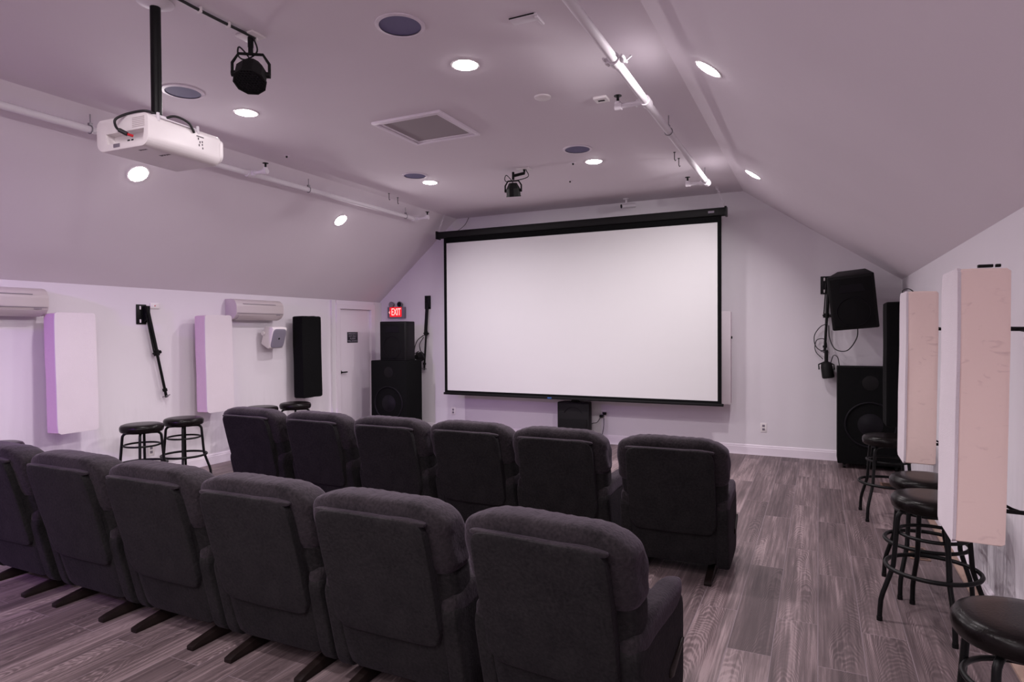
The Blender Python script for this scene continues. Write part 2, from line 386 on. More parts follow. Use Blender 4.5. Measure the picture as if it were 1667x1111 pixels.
# door and casing
dx = XL + 0.035
struct('trim_2', MB().box(XL, 7.27, 0, dx + 0.02, 7.35, 1.9048, .002).box(XL, 8.075, 0, dx + 0.02, 8.165, 1.9048, .002).box(XL, 7.27, 1.905, dx + 0.02, 8.165, 1.985, .002)
       .box(XL, 7.29, 1.9855, XL + 0.033, 8.165, 2.03), M['trim'])
door = bpy.data.objects.new('door_1', None); C.objects.link(door); door.location = (XL, 7.71, 0); door['kind'] = 'structure'
MB().box(0, -0.36, 0.012, 0.012, 0.364, 1.902, 0.002).build('door_leaf', M['trim'], door)
hb = MB().tube([(0.012, -0.325, 0.955), (0.055, -0.325, 0.955)], 0.012).tube([(0.055, -0.335, 0.955), (0.055, -0.22, 0.955)], 0.010).lathe([(0.028, 0), (0.028, 0.008), (0.02, 0.012)], 20, T(0.012, -0.325, 0.955) @ RY(90))
hb.build('door_handle', M['blackmetal'], door)
sg = empty('door_sign', 'small dark square warning sign fixed on the white door', 'sign', (XL + 0.012, 7.667, 1.475))
MB().box(0, -0.121, -0.082, 0.004, 0.121, 0.082, 0.001).build('plate', M['navy'], sg)
sgm = lambda z: T(0.0045, 0, z) @ RZ(90) @ RX(90)
for i, (s_, z_) in enumerate((('EMERGENCY', .055), ('EXIT ONLY', .018), ('ALARM', -.018), ('WILL SOUND', -.056))):
    text('lettering', s_, 0.036 if s_ != 'ALARM' else 0.04, 0.0006, M['greytext'], sg, sgm(z_), bold=0.0006)

# ------------------------------------------------------------------ recessed lights (their light comes from here)
def downlight(loc, rot, label, power=LAMP_W):
    t = empty('recessed_light', label, 'ceiling light', loc, 0, 'recessed disc lights'); t.rotation_euler = rot
    MB().lathe([(0.080, -0.004), (0.091, -0.004), (0.094, 0), (0.080, 0)], 40, cap=False).build('trim_ring', M['plastic'], t)
    MB().lathe([(0.0, -0.013), (0.03, -0.0125), (0.06, -0.010), (0.076, -0.006), (0.081, -0.003), (0.081, -0.001), (0, -0.001)], 32, cap=False).build('diffuser', M['lens'], t)
    d = bpy.data.lights.new('lamp', 'AREA'); d.shape = 'DISK'; d.size = 0.14; d.energy = power; d.color = LAMP_COL; d.spread = R_(152)
    l = bpy.data.objects.new('lamp', d); C.objects.link(l); l.parent = t; l.location = (0, 0, -0.014)
    return t
aL = math.atan2(ZC - ZKL, XCL - XL); aR = math.atan2(ZC - ZKR, XR - XCR)
def zl(x): return ZKL + (x - XL) / (XCL - XL) * (ZC - ZKL)
def zr(x): return ZKR + (XR - x) / (XR - XCR) * (ZC - ZKR)
rows = [(3.58, 'near the big square ceiling grille'), (6.19, 'nearest the projection screen'), (0.95, 'above the rear seats, out of frame'), (-0.9, 'unseen, added behind the camera'), (-2.4, 'unseen, added at the back end of the room')]  # the rows behind the camera are unseen, added to brighten the rear
for (y, wh) in rows:
    downlight((-2.06, y, ZC), (0, 0, 0), 'right-hand disc light of the flat ceiling, ' + wh, LAMP_W * (1.0 if y > 0 else 1.5))
    if y < 3: continue          # the left-hand lamps behind the seats are off
    downlight((-4.04, y, ZC), (0, 0, 0), 'left-hand disc light of the flat ceiling, ' + wh)
    downlight((-5.367, y, zl(-5.367)), (0, -aL, 0), 'round disc light in the left slope, ' + wh)
for (y, wh) in ((3.92, 'nearer the camera, right of the white pipe'), (6.76, 'far one near the screen corner'), (1.1, 'beside the camera'), (-0.2, 'unseen, added just behind the camera'), (-1.4, 'unseen, added further behind the camera'), (-2.5, 'unseen, added at the back end of the room')):  # those behind the camera are unseen, added to lift the right wall
    downlight((-0.59, y, zr(-0.59)), (0, aR, 0), 'disc light in the right slope, ' + wh, LAMP_W * (1.0 if y > 3 else 0.6))

# ------------------------------------------------------------------ projection screen
sc_y = 7.95
ps = empty('projection_screen', 'large white pull-down projection screen with black border on the front wall', 'projection screen', (-3.025, sc_y, 0))
MB().box(-2.03, -0.045, 2.925, 2.03, 0.05, 3.02, 0.012).build('housing', M['black'], ps)
for s in (-1, 1):
    MB().box(s * 2.03 - 0.012, -0.055, 2.915, s * 2.03 + 0.012, 0.06, 3.03, 0.004).build('end_cap', M['blackmetal'], ps)
MB().box(-1.885, -0.004, 0.69, 1.932, -0.001, 2.850).build('screen_surface', M['screen'], ps)
MB().box(-1.93, -0.006, 0.655, -1.884, 0.002, 2.93).box(1.932, -0.006, 0.655, 1.978, 0.002, 2.93).box(-1.884, -0.006, 2.850, 1.932, 0.002, 2.93).box(-1.884, -0.006, 0.655, 1.932, 0.002, 0.692).build('black_border', M['blackcloth'], ps)
MB().box(-1.95, -0.014, 0.628, 2.0, 0.012, 0.662, 0.006).build('bottom_bar', M['black'], ps)
MB().box(-0.29, -0.0175, 0.636, -0.23, -0.0135, 0.652).build('blue_badge', M['bluemark'], ps)
MB().box(1.83, -0.049, 2.96, 1.90, -0.044, 2.985).build('pale_badge', M['grey'], ps)
for s in (-1, 1):
    top = Vector((s * 1.97 + (0.05 if s > 0 else -0.05) * -1, 0, ZC - 0.003)); bot = Vector((s * 2.02, 0, 3.02)); ch = MB(); n = 9
    for i in range(n):
        c = top.lerp(bot, (i + .5) / n); ch.ring((0, 0, 0), 0.011, 0.003, 10, 5, 'X' if i % 2 else 'Y', T(*c) @ Matrix.Scale(1.5, 4, (0, 0, 1)))
    ch.lathe([(0.014, 0), (0.014, -0.006)], 12, T(*top) @ T(0, 0, 0.003)); ch.build('chain', M['pipe'], ps)

# ------------------------------------------------------------------ recliners
def back_shift(q):    # lean of the back: y offset for a height
    return q
LEAN = (0.2) / 0.74    # forward shift per metre of drop
def yb(z): return -0.435 + (0.83 - z) * LEAN     # rear surface of the back at height z
def make_recliner():
    t = empty('recliner', 'x', 'recliner')
    # rear shell
    def shell(q):
        z = 0.46 + q.z; return Vector((q.x, yb(z) + 0.05 + q.y, z))
    MB().sup(0.262, 0.045, 0.372, 14, 10, fn=shell).build('back_frame', M['fabric_d'], t)
    # upper flap, slightly proud, with piping-like rolled top edge
    def flap(q):
        z = 0.565 + q.z; s = 0.004 * noise.noise(Vector((q.x * 7, z * 6, 1.3))) 
        return Vector((q.x * (1 - 0.02 * (z < 0.35)), yb(z) + q.y + 0.002 + s, z))
    MB().sup(0.264, 0.020, 0.27, 10, 16, fn=flap).build('back_flap', M['fabric_d'], t)
    def roll(q):
        return Vector((q.x, yb(0.83) + 0.012 + q.y + 0.001 * math.sin(q.x * 50), 0.826 + q.z + 0.004 * noise.noise(Vector((q.x * 9, 0, 4)))))
    MB().sup(0.266, 0.024, 0.013, 4, 14, fn=roll).build('top_roll', M['fabric'], t)
    # pillow back: headrest over lumbar, gathered sides
    def head(q):
        x, y, z = q
        u = x / 0.34
        top = max(0, z / 0.155) ** 2
        wr = 0.0016 * math.sin(x * 120 + 4 * noise.noise(Vector((x * 7, 0, 2)))) * top
        wr += 0.006 * noise.noise(Vector((x * 6, y * 5, z * 6 + 7)))
        side = max(0, abs(u) - 0.75) * 4
        g = 0.012 * noise.noise(Vector((z * 14, y * 10, 3 + (1 if x > 0 else 5)))) * side
        zz = 0.742 + z - 0.016 * max(0, abs(u) - 0.6) * 2.5 - 0.10 * max(0, y) * top
        return Vector((x + g, yb(0.74 + z) + 0.125 + y, zz + wr))
    MB().sup(0.34, 0.105, 0.158, 4.6, 34, fn=head).build('headrest_cushion', M['fabric'], t)
    def lum(q):
        x, y, z = q; u = x / 0.335
        g = 0.010 * noise.noise(Vector((z * 12, y * 6, 9 + x * 3)))
        return Vector((x * (1 - 0.06 * (z < 0) * abs(z) / 0.2) + g * (abs(u) > .7), yb(0.55 + z) + 0.135 + y, 0.54 + z + 0.006 * noise.noise(Vector((x * 8, y * 5, 2)))))
    MB().sup(0.325, 0.105, 0.2, 4.5, 20, fn=lum).build('lumbar_cushion', M['fabric_d'], t)
    # top seam
    pts = []
    for i in range(41):
        u = -1 + 2 * i / 40; x = 0.30 * u
        pts.append((x, yb(0.89) + 0.062 + 0.02 * abs(u) ** 6, 0.886 - 0.045 * abs(u) ** 5))
    MB().tube(pts, 0.004, 6).build('seam_welt', M['fabric_d'], t)
    # seat and footrest
    def seat(q): return Vector((q.x, 0.06 + q.y, 0.36 + q.z + 0.02 * (1 - (q.x / 0.26) ** 2) + 0.005 * noise.noise(q * 9)))
    MB().sup(0.262, 0.29, 0.085, 4.5, 18, fn=seat).build('seat_cushion', M['fabric'], t)
    def foot(q): return Vector((q.x, 0.325 + q.y, 0.25 + q.z + 0.004 * noise.noise(q * 9)))
    MB().sup(0.258, 0.045, 0.15, 5, 12, fn=foot).build('footrest', M['fabric'], t)
    MB().box(-0.25, -0.20, 0.12, 0.25, 0.34, 0.28, 0.02).build('seat_base', M['fabric_d'], t)
    for s in (-1, 1):
        def arm(q, s=s):
            z = 0.275 + q.z; y = -0.035 + q.y
            if q.y < 0: y += (0.235 - q.z) * LEAN * (-q.y / 0.30) * 0.9
            return Vector((s * 0.293 + q.x, y, z))
        MB().sup(0.043, 0.30, 0.215, 8, 16, fn=arm).build('arm_panel', M['fabric_d'], t)
        def pad(q, s=s):
            y = -0.025 + q.y; k = max(0, -q.y / 0.31)
            z = 0.492 + q.z - 0.02 * k ** 3  + 0.008 * noise.noise(Vector((q.x * 12, y * 9, 5)))
            drop = max(0, k - 0.88) * 0.2
            return Vector((s * 0.290 + q.x * (1.0 + 0.1 * noise.noise(Vector((y * 6, 3, s)))), y + drop, z - drop * 0.6))
        MB().sup(0.048, 0.31, 0.055, 3.4, 18, fn=pad).build('arm_pad', M['fabric'], t)
        # wooden rocker rail with tapered tip
        x = s * 0.215
        MB().prism([(-0.335, 0.0), (-0.335, 0.022), (-0.30, 0.032), (-0.12, 0.062), (0.25, 0.062), (0.33, 0.03), (0.33, 0.0)], x - 0.022, x + 0.022, 'X', 0.004).build('base_rail', M['rail'], t)
    MB().box(-0.24, -0.11, 0.052, 0.24, -0.06, 0.13, 0.004).box(-0.24, 0.17, 0.052, 0.24, 0.22, 0.13, 0.004).build('base_crossbar', M['rail'], t)
    MB().prism([(0.02, 0.23), (0.06, 0.22), (0.20, 0.29), (0.21, 0.31), (0.19, 0.315), (0.03, 0.26)], 0.335, 0.346, 'X', 0.003).build('recline_lever', M['rail'], t)
    return t
proto = make_recliner()
rear = [(-4.43, 0.5, 'charcoal recliner cut off by the left edge of the photo'),
        (-3.68, 0, 'charcoal recliner of the rear row, second from its left end'),
        (-2.975, 0, 'charcoal rear-row recliner, third from the left, in front of the bar stools'),
        (-2.285, 1, 'charcoal recliner of the rear row, third from its right end'),
        (-1.595, 0.5, 'charcoal recliner of the rear row, second from its right end'),
        (-0.845, -4, 'nearest charcoal recliner, at the right end of the rear row')]
front = [(-4.43, 4.30, -1, 'dark recliner at the left end of the front row, before the black wall panel'),
         (-3.69, 4.31, -1.5, 'dark recliner of the front row, second from its left end'),
         (-2.965, 4.30, 0, 'dark recliner of the front row, third from its left end'),
         (-2.27, 4.33, 0, 'dark recliner of the front row, third from its right end'),
         (-1.575, 4.30, 0, 'dark recliner of the front row, covering the foot of the small floor speaker'),
         (-0.825, 4.26, 1.5, 'dark recliner at the right end of the front row, nearest the open floor')]
first = True
for (x, rz, lb) in rear:
    o = proto if first else dup(proto); first = False
    place(o, (x, 2.40, 0), rz, lb, 'recliners of the rear row')
for (x, y, rz, lb) in front:
    place(dup(proto), (x, y, 0), rz, lb, 'recliners of the front row')

# ------------------------------------------------------------------ bar stools
def make_stool():
    t = empty('bar_stool', 'x', 'bar stool')
    MB().lathe([(0, 0.682), (0.10, 0.682), (0.155, 0.679), (0.178, 0.671), (0.189, 0.655), (0.190, 0.635), (0.186, 0.615), (0.178, 0.606), (0, 0.606)], 48, cap=False).build('seat', M['vinyl'], t, 60)
    MB().lathe([(0.0, 0.607), (0.15, 0.607), (0.15, 0.597), (0, 0.597)], 32, cap=False).build('seat_plate', M['blackmetal'], t)
    for k in range(4):
        a = R_(45 + 90 * k); c, s = math.cos(a), math.sin(a)
        prof = [(0.07, 0.593), (0.125, 0.592)] + [(0.125 + 0.04 * math.sin(R_(q)), 0.552 + 0.04 * math.cos(R_(q))) for q in (20, 45, 70, 90)] + [(0.172, 0.47), (0.186, 0.30), (0.198, 0.26), (0.236, 0.15), (0.246, 0.11), (0.250, 0.06), (0.252, 0.012)]
        MB().tube([(r * c, r * s, z) for r, z in prof], 0.0125, 10).tube([(0.252 * c, 0.252 * s, 0.022), (0.252 * c, 0.252 * s, 0)], 0.0145, 10).build('leg', M['blackmetal'], t, 50)
    MB().ring((0, 0, 0.475), 0.156, 0.0095, 40).build('upper_ring', M['blackmetal'], t, 60)
    MB().ring((0, 0, 0.292), 0.212, 0.0115, 48).build('foot_ring', M['blackmetal'], t, 60)
    return t
st = make_stool()
stools = [(0.565, 2.375, 8, 'black bar stool cut off by the bottom right corner of the photo'),
          (0.54, 3.92, -31, 'black bar stool half hidden by the near right-hand warm-tinted panel'),
          (0.575, 4.41, 8, 'black bar stool just beyond the one under the near right-hand panel'),
          (0.52, 6.00, 5, 'black bar stool standing in front of the right-hand black subwoofer'),
          (-5.94, 2.74, 0, 'bar stool at the far left whose seat peeks above the leftmost recliner'),
          (-5.893, 3.931, 5, 'left of the two black bar stools seen whole against the left wall'),
          (-5.922, 4.40, 5, 'right of the two black bar stools seen whole against the left wall'),
          (-5.946, 5.44, 0, 'bar stool showing only a sliver of seat, left of the one under the black panel'),
          (-5.886, 5.92, 0, 'bar stool whose seat shows between two front-row recliners below the black left panel')]
for i, (x, y, rz, lb) in enumerate(stools):
    place(st if i == 0 else dup(st), (x, y, 0), rz, lb, 'round black bar stools along the walls')

# ------------------------------------------------------------------ acoustic panels
def make_panel(kind, reach):
    """local: x away from the wall (room side +), y along the wall, z up from panel bottom; wall at x = -0.2"""
    t = empty('acoustic_panel', 'x', 'acoustic panel')
    fm, sm = (M['blackcloth'], M['blackcloth']) if kind == 'black' else (M['panelcloth'], M['sidecloth'] if kind == 'warm_lit' else M['sidecloth_w'])
    def wob(q):
        return Vector((q.x + 0.003 * noise.noise(Vector((q.y * 5, q.z * 3, 1))), q.y + 0.004 * noise.noise(Vector((q.z * 4, q.x * 9, 2))), q.z + 0.55 + 0.004 * noise.noise(Vector((q.y * 12, q.x * 12, 4)))))
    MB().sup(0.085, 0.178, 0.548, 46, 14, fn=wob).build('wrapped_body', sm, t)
    if kind != 'black':
        def face(q):
            return Vector((0.083 + q.x + 0.003 * noise.noise(Vector((q.y * 5, q.z * 3, 1))), q.y, q.z + 0.55))
        MB().sup(0.007, 0.1815, 0.5515, 24, 12, fn=face).build('front_cloth', fm, t)
    for z in (0.86, 0.12):
        MB().tube([(-0.08, 0.05, z), (-reach, 0.05, z)], 0.009).tube([(-0.08, -0.10, z + 0.02), (-0.14, 0.0, z), (-reach, 0.05, z - 0.03)], 0.006).box(-reach, 0.02, z - 0.05, -reach + 0.005, 0.08, z + 0.05).build('wall_bracket', M['blackmetal'], t)
    return t
def put_panel(o, x, y, z, rz, tilt, label):
    # tilt: the lower edge hangs further into the room
    o.location = (x, y, z); o.rotation_euler = Euler((0, R_(tilt), R_(rz)), 'XYZ'); o['label'] = label; o['group'] = 'cloth-wrapped acoustic panels on the side walls'
pw = make_panel('violet_lit', 0.205); pb = make_panel('warm_lit', 0.26); pk = make_panel('black', 0.215)
put_panel(pw, -6.22, 3.49, 0.645, 0, -1.6, 'white cloth panel on the left wall beside the air conditioner cut off by the photo')
put_panel(dup(pw), -6.22, 5.03, 0.655, 0, -1.2, 'middle white cloth panel on the left wall, left of the small wall speaker')
put_panel(pk, -6.22, 6.50, 0.675, 0, -1.0, 'black cloth panel on the left wall beside the door')
put_panel(pb, 0.575, 3.22, 0.69, 180, -0.8, 'nearest tall panel on the right wall, white front and side tinted with warm light')
put_panel(dup(pb), 0.58, 4.88, 0.69, 180, -0.7, 'second tall warm-tinted panel on the right wall, partly behind the nearest one')
put_panel(dup(pk), 0.62, 6.55, 0.69, 180, 0, 'black cloth panel on the right wall in front of the subwoofer')
# one seen edge-on behind the screen, on the front wall
fp = empty('acoustic_panel', 'white panel on the front wall whose edge shows right of the screen', 'acoustic panel', (-1.30, 8.20, 0.64))
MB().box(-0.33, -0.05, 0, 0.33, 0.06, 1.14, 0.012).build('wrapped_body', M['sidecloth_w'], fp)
MB().box(-0.335, -0.06, -0.004, 0.335, -0.05, 1.144, 0.004).build('front_cloth', M['panelcloth'], fp)
MB().tube([(0.2, 0.05, 0.8), (0.2, 0.155, 0.8)], 0.012).tube([(0.33, 0.02, 0.82), (0.345, 0.02, 0.82)], 0.016).build('wall_bracket', M['blackmetal'], fp)

# ------------------------------------------------------------------ air conditioners
def make_ac():
    t = empty('air_conditioner', 'x', 'air conditioner')
    h, d = 0.25, 0.20
    prof = [(0, 0.0), (0.11, 0.0), (0.155, 0.02), (0.185, 0.055)] + [(0.197 - 0.0 * i, 0.085 + 0.02 * i) for i in range(5)] + [(0.19, 0.19), (0.17, 0.222), (0.14, 0.242), (0.10, h), (0, h)]
    MB().prism(prof, -0.37, 0.37, 'Y', 0.006).build('body', M['cream'], t)
    MB().box(0.19, -0.355, 0.075, 0.201, 0.355, 0.079).box(0.188, -0.27, 0.188, 0.196, 0.24, 0.194).build('panel_gap', M['grey'], t)
    MB().prism([(0.115, -0.001), (0.158, 0.017), (0.186, 0.052), (0.189, 0.05), (0.16, 0.012), (0.118, -0.006)], -0.33, 0.33, 'Y').build('louvre', M['cream'], t)
    MB().prism([(0.03, -0.003), (0.105, -0.003), (0.105, 0.002), (0.03, 0.002)], -0.30, 0.33, 'Y').build('outlet', M['grey'], t)
    MB().box(0.193, 0.25, 0.06, 0.197, 0.31, 0.066).build('badge', M['grey'], t)
    return t
ac = make_ac(); ac.location = (XL, 2.95, 1.715); ac['label'] = 'split air conditioner cut off by the left edge of the photo'; ac['group'] = 'wall air conditioners'
ac2 = dup(ac); ac2.location = (XL, 5.735, 1.715); ac2['label'] = 'split air conditioner seen whole above the small wall speaker'

# ------------------------------------------------------------------ small wall speaker on the left wall
ws = empty('wall_speaker', 'small white wall speaker with grey grille below the air conditioner', 'speaker', (XL, 5.985, 1.515))
bd = T(0.14, 0, -0.01) @ RY(17) 
MB().prism([(-0.07, -0.12), (0.06, -0.145), (0.085, -0.13), (0.085, 0.13), (0.06, 0.145), (-0.07, 0.115)], -0.12, 0.12, 'Y', 0.014, T=bd).build('cabinet', M['plastic'], ws)
MB().sup(0.012, 0.105, 0.125, 6, 8, T=bd @ T(0.086, 0, 0)).build('grille', M['greygrille'], ws)
MB().lathe([(0.012, 0), (0.012, 0.004)], 14, bd @ T(0.097, -0.0, 0.0) @ RY(90)).build('badge', M['black'], ws)
MB().box(0, -0.03, -0.05, 0.01, 0.03, 0.07, 0.003).tube([(0.005, -0.02, 0.03), (0.06, -0.09, 0.05), (0.10, -0.135, 0.03)], 0.013).tube([(0.10, -0.145, 0.03), (0.10, -0.118, 0.03)], 0.024, 14).build('bracket', M['plastic'], ws)

# ------------------------------------------------------------------ wall boxes
al = empty('wall_plate', 'white wall plate with a red dot beside the black folded bracket', 'wall plate', (XL, 4.46, 1.85))
MB().box(0, -0.052, -0.03, 0.014, 0.052, 0.03, 0.003).build('plate', M['plastic'], al)
MB().lathe([(0.007, 0), (0.005, 0.004)], 12, T(0.014, 0, 0) @ RY(90)).build('red_dot', M['redmark'], al)
def outlet(loc, rz, label, sc=1.0):
    t = empty('power_outlet', label, 'outlet', loc, rz, 'white wall outlets')
    MB().box(-0.036, -0.006, -0.058, 0.036, 0, 0.058, 0.002).build('cover_plate', M['plastic'], t)
    for z in (-0.022, 0.022):
        MB().box(-0.015, -0.0085, z - 0.014, 0.015, -0.005, z + 0.014, 0.002).build('socket', M['grey'], t)
    return t
outlet((-5.063, YF, 0.33), 0, 'white outlet on the front wall left of the screen, beside the left subwoofer')
outlet((-0.606, YF, 0.345), 0, 'white outlet on the front wall right of the screen')
ob = outlet((-2.66, YF, 0.40), 0, 'outlet with black plugs under the screen, right of the floor speaker')
MB().box(-0.045, -0.045, -0.04, 0.0, -0.008, -0.004, 0.004).box(0.005, -0.05, 0.0, 0.045, -0.008, 0.035, 0.004).build('plug', M['black'], ob)
outlet((XL, 4.40, 0.30), 90, 'white outlet low on the left wall behind the bar stools')

# ------------------------------------------------------------------ speakers
def subwoofer(loc, rz, label):
    t = empty('subwoofer', label, 'subwoofer', loc, rz, 'black floor subwoofers')
    W, D, H = 0.64, 0.40, 1.075
    MB().box(-W / 2, 0, 0.055, W / 2, D, 0.055 + H, 0.008).build('cabinet', M['blackcloth'], t)
    MB().ring((0, -0.004, 0.50), 0.245, 0.010, 48, 8, 'Y').build('cone_ring', M['ring'], t)
    MB().lathe([(0.0, 0.03), (0.06, 0.03), (0.09, 0.012), (0.225, -0.004), (0.24, 0.0)], 48, T(0, 0.008, 0.50) @ RX(90) @ Matrix.Scale(1, 4), cap=False).build('cone', M['ring'], t)
    MB().lathe([(0.0, 0.002), (0.075, 0.002), (0.085, -0.002)], 32, T(0, 0, 0.96) @ RX(90)).build('port', M['black'], t)
    for s in (-1, 1):
        MB().box(s * (W / 2 - 0.09) - 0.06, -0.004, 0.28, s * (W / 2 - 0.09) - 0.055, 0.0, 0.3).build('badge', M['black'], t) if s > 5 else None
        for y in (0.05, D - 0.06):
            MB().tube([(s * (W / 2 - 0.07) - 0.012, y, 0.027), (s * (W / 2 - 0.07) + 0.012, y, 0.027)], 0.027, 18).box(s * (W / 2 - 0.07) - 0.02, y - 0.02, 0.045, s * (W / 2 - 0.07) + 0.02, y + 0.02, 0.056).build('caster', M['blackmetal'], t)
    return t
subwoofer((-5.70, 7.58, 0), 0, 'black subwoofer below the exit sign with a loudspeaker on top')
subwoofer((0.515, 7.93, 0), 0, 'tall black subwoofer in the right front corner under the tilted loudspeaker')
def pa_speaker(loc, rot, label, W=0.46, D=0.34, H=0.57):
    t = empty('loudspeaker', label, 'loudspeaker', loc); t.rotation_euler = rot
    MB().prism([(-W / 2, 0), (-W / 2 + 0.02, -0.02), (W / 2 - 0.02, -0.02), (W / 2, 0), (W / 2 * 0.62, D), (-W / 2 * 0.62, D)], 0, H, 'Z', 0.012).build('cabinet', M['black'], t)
    MB().box(-W / 2 + 0.03, -0.028, 0.03, W / 2 - 0.03, -0.015, H - 0.03, 0.006).build('grille', M['grille'], t)
    MB().ring((0, -0.030, 0.2), 0.16, 0.004, 40, 6, 'Y').build('woofer_ring', M['ring'], t)
    MB().prism([(-0.13, 0.42), (0.13, 0.42), (0.10, 0.50), (-0.10, 0.50)], -0.031, -0.026, 'Y').build('horn', M['ring'], t)
    return t
pa_speaker((-5.645, 7.63, 1.1302), (0, 0, 0), 'black loudspeaker standing on the left subwoofer under the exit sign', 0.48, 0.34, 0.58)
rs = pa_speaker((0.37, 7.86, 1.555), (R_(14), R_(-5), R_(-6)), 'black loudspeaker hung tilted down in the right front corner', 0.46, 0.34, 0.60)
MB().box(-0.1, 0.30, 0.28, 0.1, 0.345, 0.42, 0.006).tube([(0, 0.33, 0.35), (0, 0.53, 0.25)], 0.018).build('wall_mount', M['blackmetal'], rs)
ms = empty('floor_speaker', 'small black speaker box standing under the middle of the screen', 'speaker', (-2.99, 8.05, 0))
MB().prism([(-0.23, 0), (0.23, 0), (0.20, 0.2), (-0.20, 0.2)], 0.0, 0.585, 'Z', 0.015).build('cabinet', M['black'], ms)
MB().box(-0.20, -0.012, 0.03, 0.20, 0.002, 0.36, 0.005).build('grille', M['grille'], ms)
MB().tube([(-0.06, 0.1, 0.58), (-0.05, 0.1, 0.60), (0.05, 0.1, 0.60), (0.06, 0.1, 0.58)], 0.010).build('handle', M['black'], ms)
MB().tube(arc((0, -0.004, 0.38), 0.14, 25, 155, 14, 'XZ'), 0.004).build('horn_rim', M['ring'], ms)

# ------------------------------------------------------------------ exit sign
ex = empty('exit_sign', 'lit red exit sign with two emergency lamp heads on the front wall', 'exit sign', (-6.09, YF, 1.865))
MB().box(-0.165, -0.055, -0.09, 0.165, 0, 0.09, 0.008).build('housing', M['grey'], ex)
MB().box(-0.118, -0.058, -0.068, 0.112, -0.054, 0.085, 0.002).build('red_face', M['exitred'], ex)
text('lettering', 'EXIT', 0.16, 0.002, M['exitlit'], ex, T(0.008, -0.060, 0.005) @ RX(90) @ Matrix.Scale(0.56, 4, (1, 0, 0)), bold=0.001)
MB().tube([(-0.108, -0.060, 0.020), (-0.128, -0.060, 0.002), (-0.108, -0.060, -0.016)], 0.005, 6).build('arrow', M['exitlit'], ex)
for x, mt in ((-0.075, 'grey'), (0.085, 'black')):
    hd = MB().lathe([(0.0, 0.0), (0.03, 0.0), (0.045, 0.03), (0.048, 0.055), (0.044, 0.06)], 24, T(x, -0.02, 0.128) @ RX(90)).tube([(x, -0.03, 0.085), (x, -0.03, 0.10)], 0.012).build('lamp_head', M['grey'], ex)
    MB().lathe([(0.0, 0.0), (0.040, 0.0), (0.036, 0.006)], 24, T(x, -0.079, 0.128) @ RX(90)).build('lamp_lens', M['steel'] if mt == 'grey' else M['ring'], hd)

# ------------------------------------------------------------------ stage light (par can) and its brackets
def par_can(parent, mtx, r=0.085, L=0.13, yoke=True, long=False):
    if long: b = MB().lathe([(0.0, L * 0.5), (r * 0.6, L * 0.49), (r * 0.85, L * 0.40), (r * 0.96, L * 0.2), (r, -L * 0.35), (r * 0.95, -L * 0.47), (r * 0.8, -L * 0.5), (r * 0.78, -L * 0.44), (0, -L * 0.43)], 20, mtx, cap=False)
    else: b = MB().lathe([(0.0, L * 0.62), (r * 0.55, L * 0.60), (r * 0.72, L * 0.42), (r * 0.97, L * 0.15), (r, -L * 0.4), (r * 1.04, -L * 0.42), (r * 1.04, -L * 0.5), (r * 0.95, -L * 0.5), (r * 0.95, -L * 0.43), (0, -L * 0.43)], 10, mtx, cap=False)
    body = b.build('lamp_body', M['black'], parent, 25)
    dots = MB()
    for i in range(-4, 5):
        for j in range(-4, 5):
            x, y = i * r * 0.2 + (j % 2) * r * 0.1, j * r * 0.18
            if math.hypot(x, y) < r * 0.85: dots.lathe([(r * 0.07, -L * 0.43), (r * 0.06, -L * 0.47), (0, -L * 0.485)], 6, mtx @ T(x, y, 0), cap=False)
    dots.build('led_lens', M['ring'], body)
    if yoke:
        pts = [(-r * 1.12, 0, 0.0), (-r * 1.12, 0, r * 0.9), (-r * 0.9, 0, r * 1.45), (r * 0.9, 0, r * 1.45), (r * 1.12, 0, r * 0.9), (r * 1.12, 0, 0.0)]
        return pts
def ceiling_par(loc, plate_off, rot, label, r=0.085):
    t = empty('stage_light', label, 'stage light', loc)
    px, py = plate_off
    MB().box(px - 0.07, py - 0.05, -0.012, px + 0.07, py + 0.05, 0, 0.003).build('ceiling_plate', M['plastic'], t)
    MB().tube([(px, py, -0.012), (px, py, -0.05), (0, 0, -0.07)], 0.016).tube([(0, 0, -0.03), (0, 0, -0.11)], 0.014).build('clamp', M['black'], t)
    D = T(0, 0, -0.225) @ RZ(rot[0]) @ RX(rot[1])
    par_can(t, D, r)
    Y = T(0, 0, -0.225) @ RZ(rot[0])
    MB().tube([(-r * 1.14, 0, 0.0), (-r * 1.14, 0, r * 0.7), (-r * 0.75, 0, r * 1.3), (r * 0.75, 0, r * 1.3), (r * 1.14, 0, r * 0.7), (r * 1.14, 0, 0.0)], 0.009, 6).tube([(-r * 1.2, 0, 0), (-r * 0.9, 0, 0)], 0.018, 12).tube([(r * 0.9, 0, 0), (r * 1.2, 0, 0)], 0.018, 12).xf(Y).build('yoke', M['black'], t)
    MB().tube(smooth_path([(px + 0.02, py, -0.012), (px + 0.03, py + 0.02, -0.09), (-0.06, 0.02, -0.12), (-0.10, 0.0, -0.10), (-0.07, -0.02, -0.06), (-0.01, 0.0, -0.13), (0, 0.03, -0.19)]), 0.005, 6).build('power_lead', M['cable'], t)
    return t
ceiling_par((-2.97, 2.67, ZC), (0, 0), (35, -28), 'black round stage light hanging from the ceiling beside the projector pole', 0.09)
ceiling_par((-2.93, 6.10, ZC), (0.12, 0.02), (10, 12), 'small black stage light on the ceiling just above the screen', 0.078)

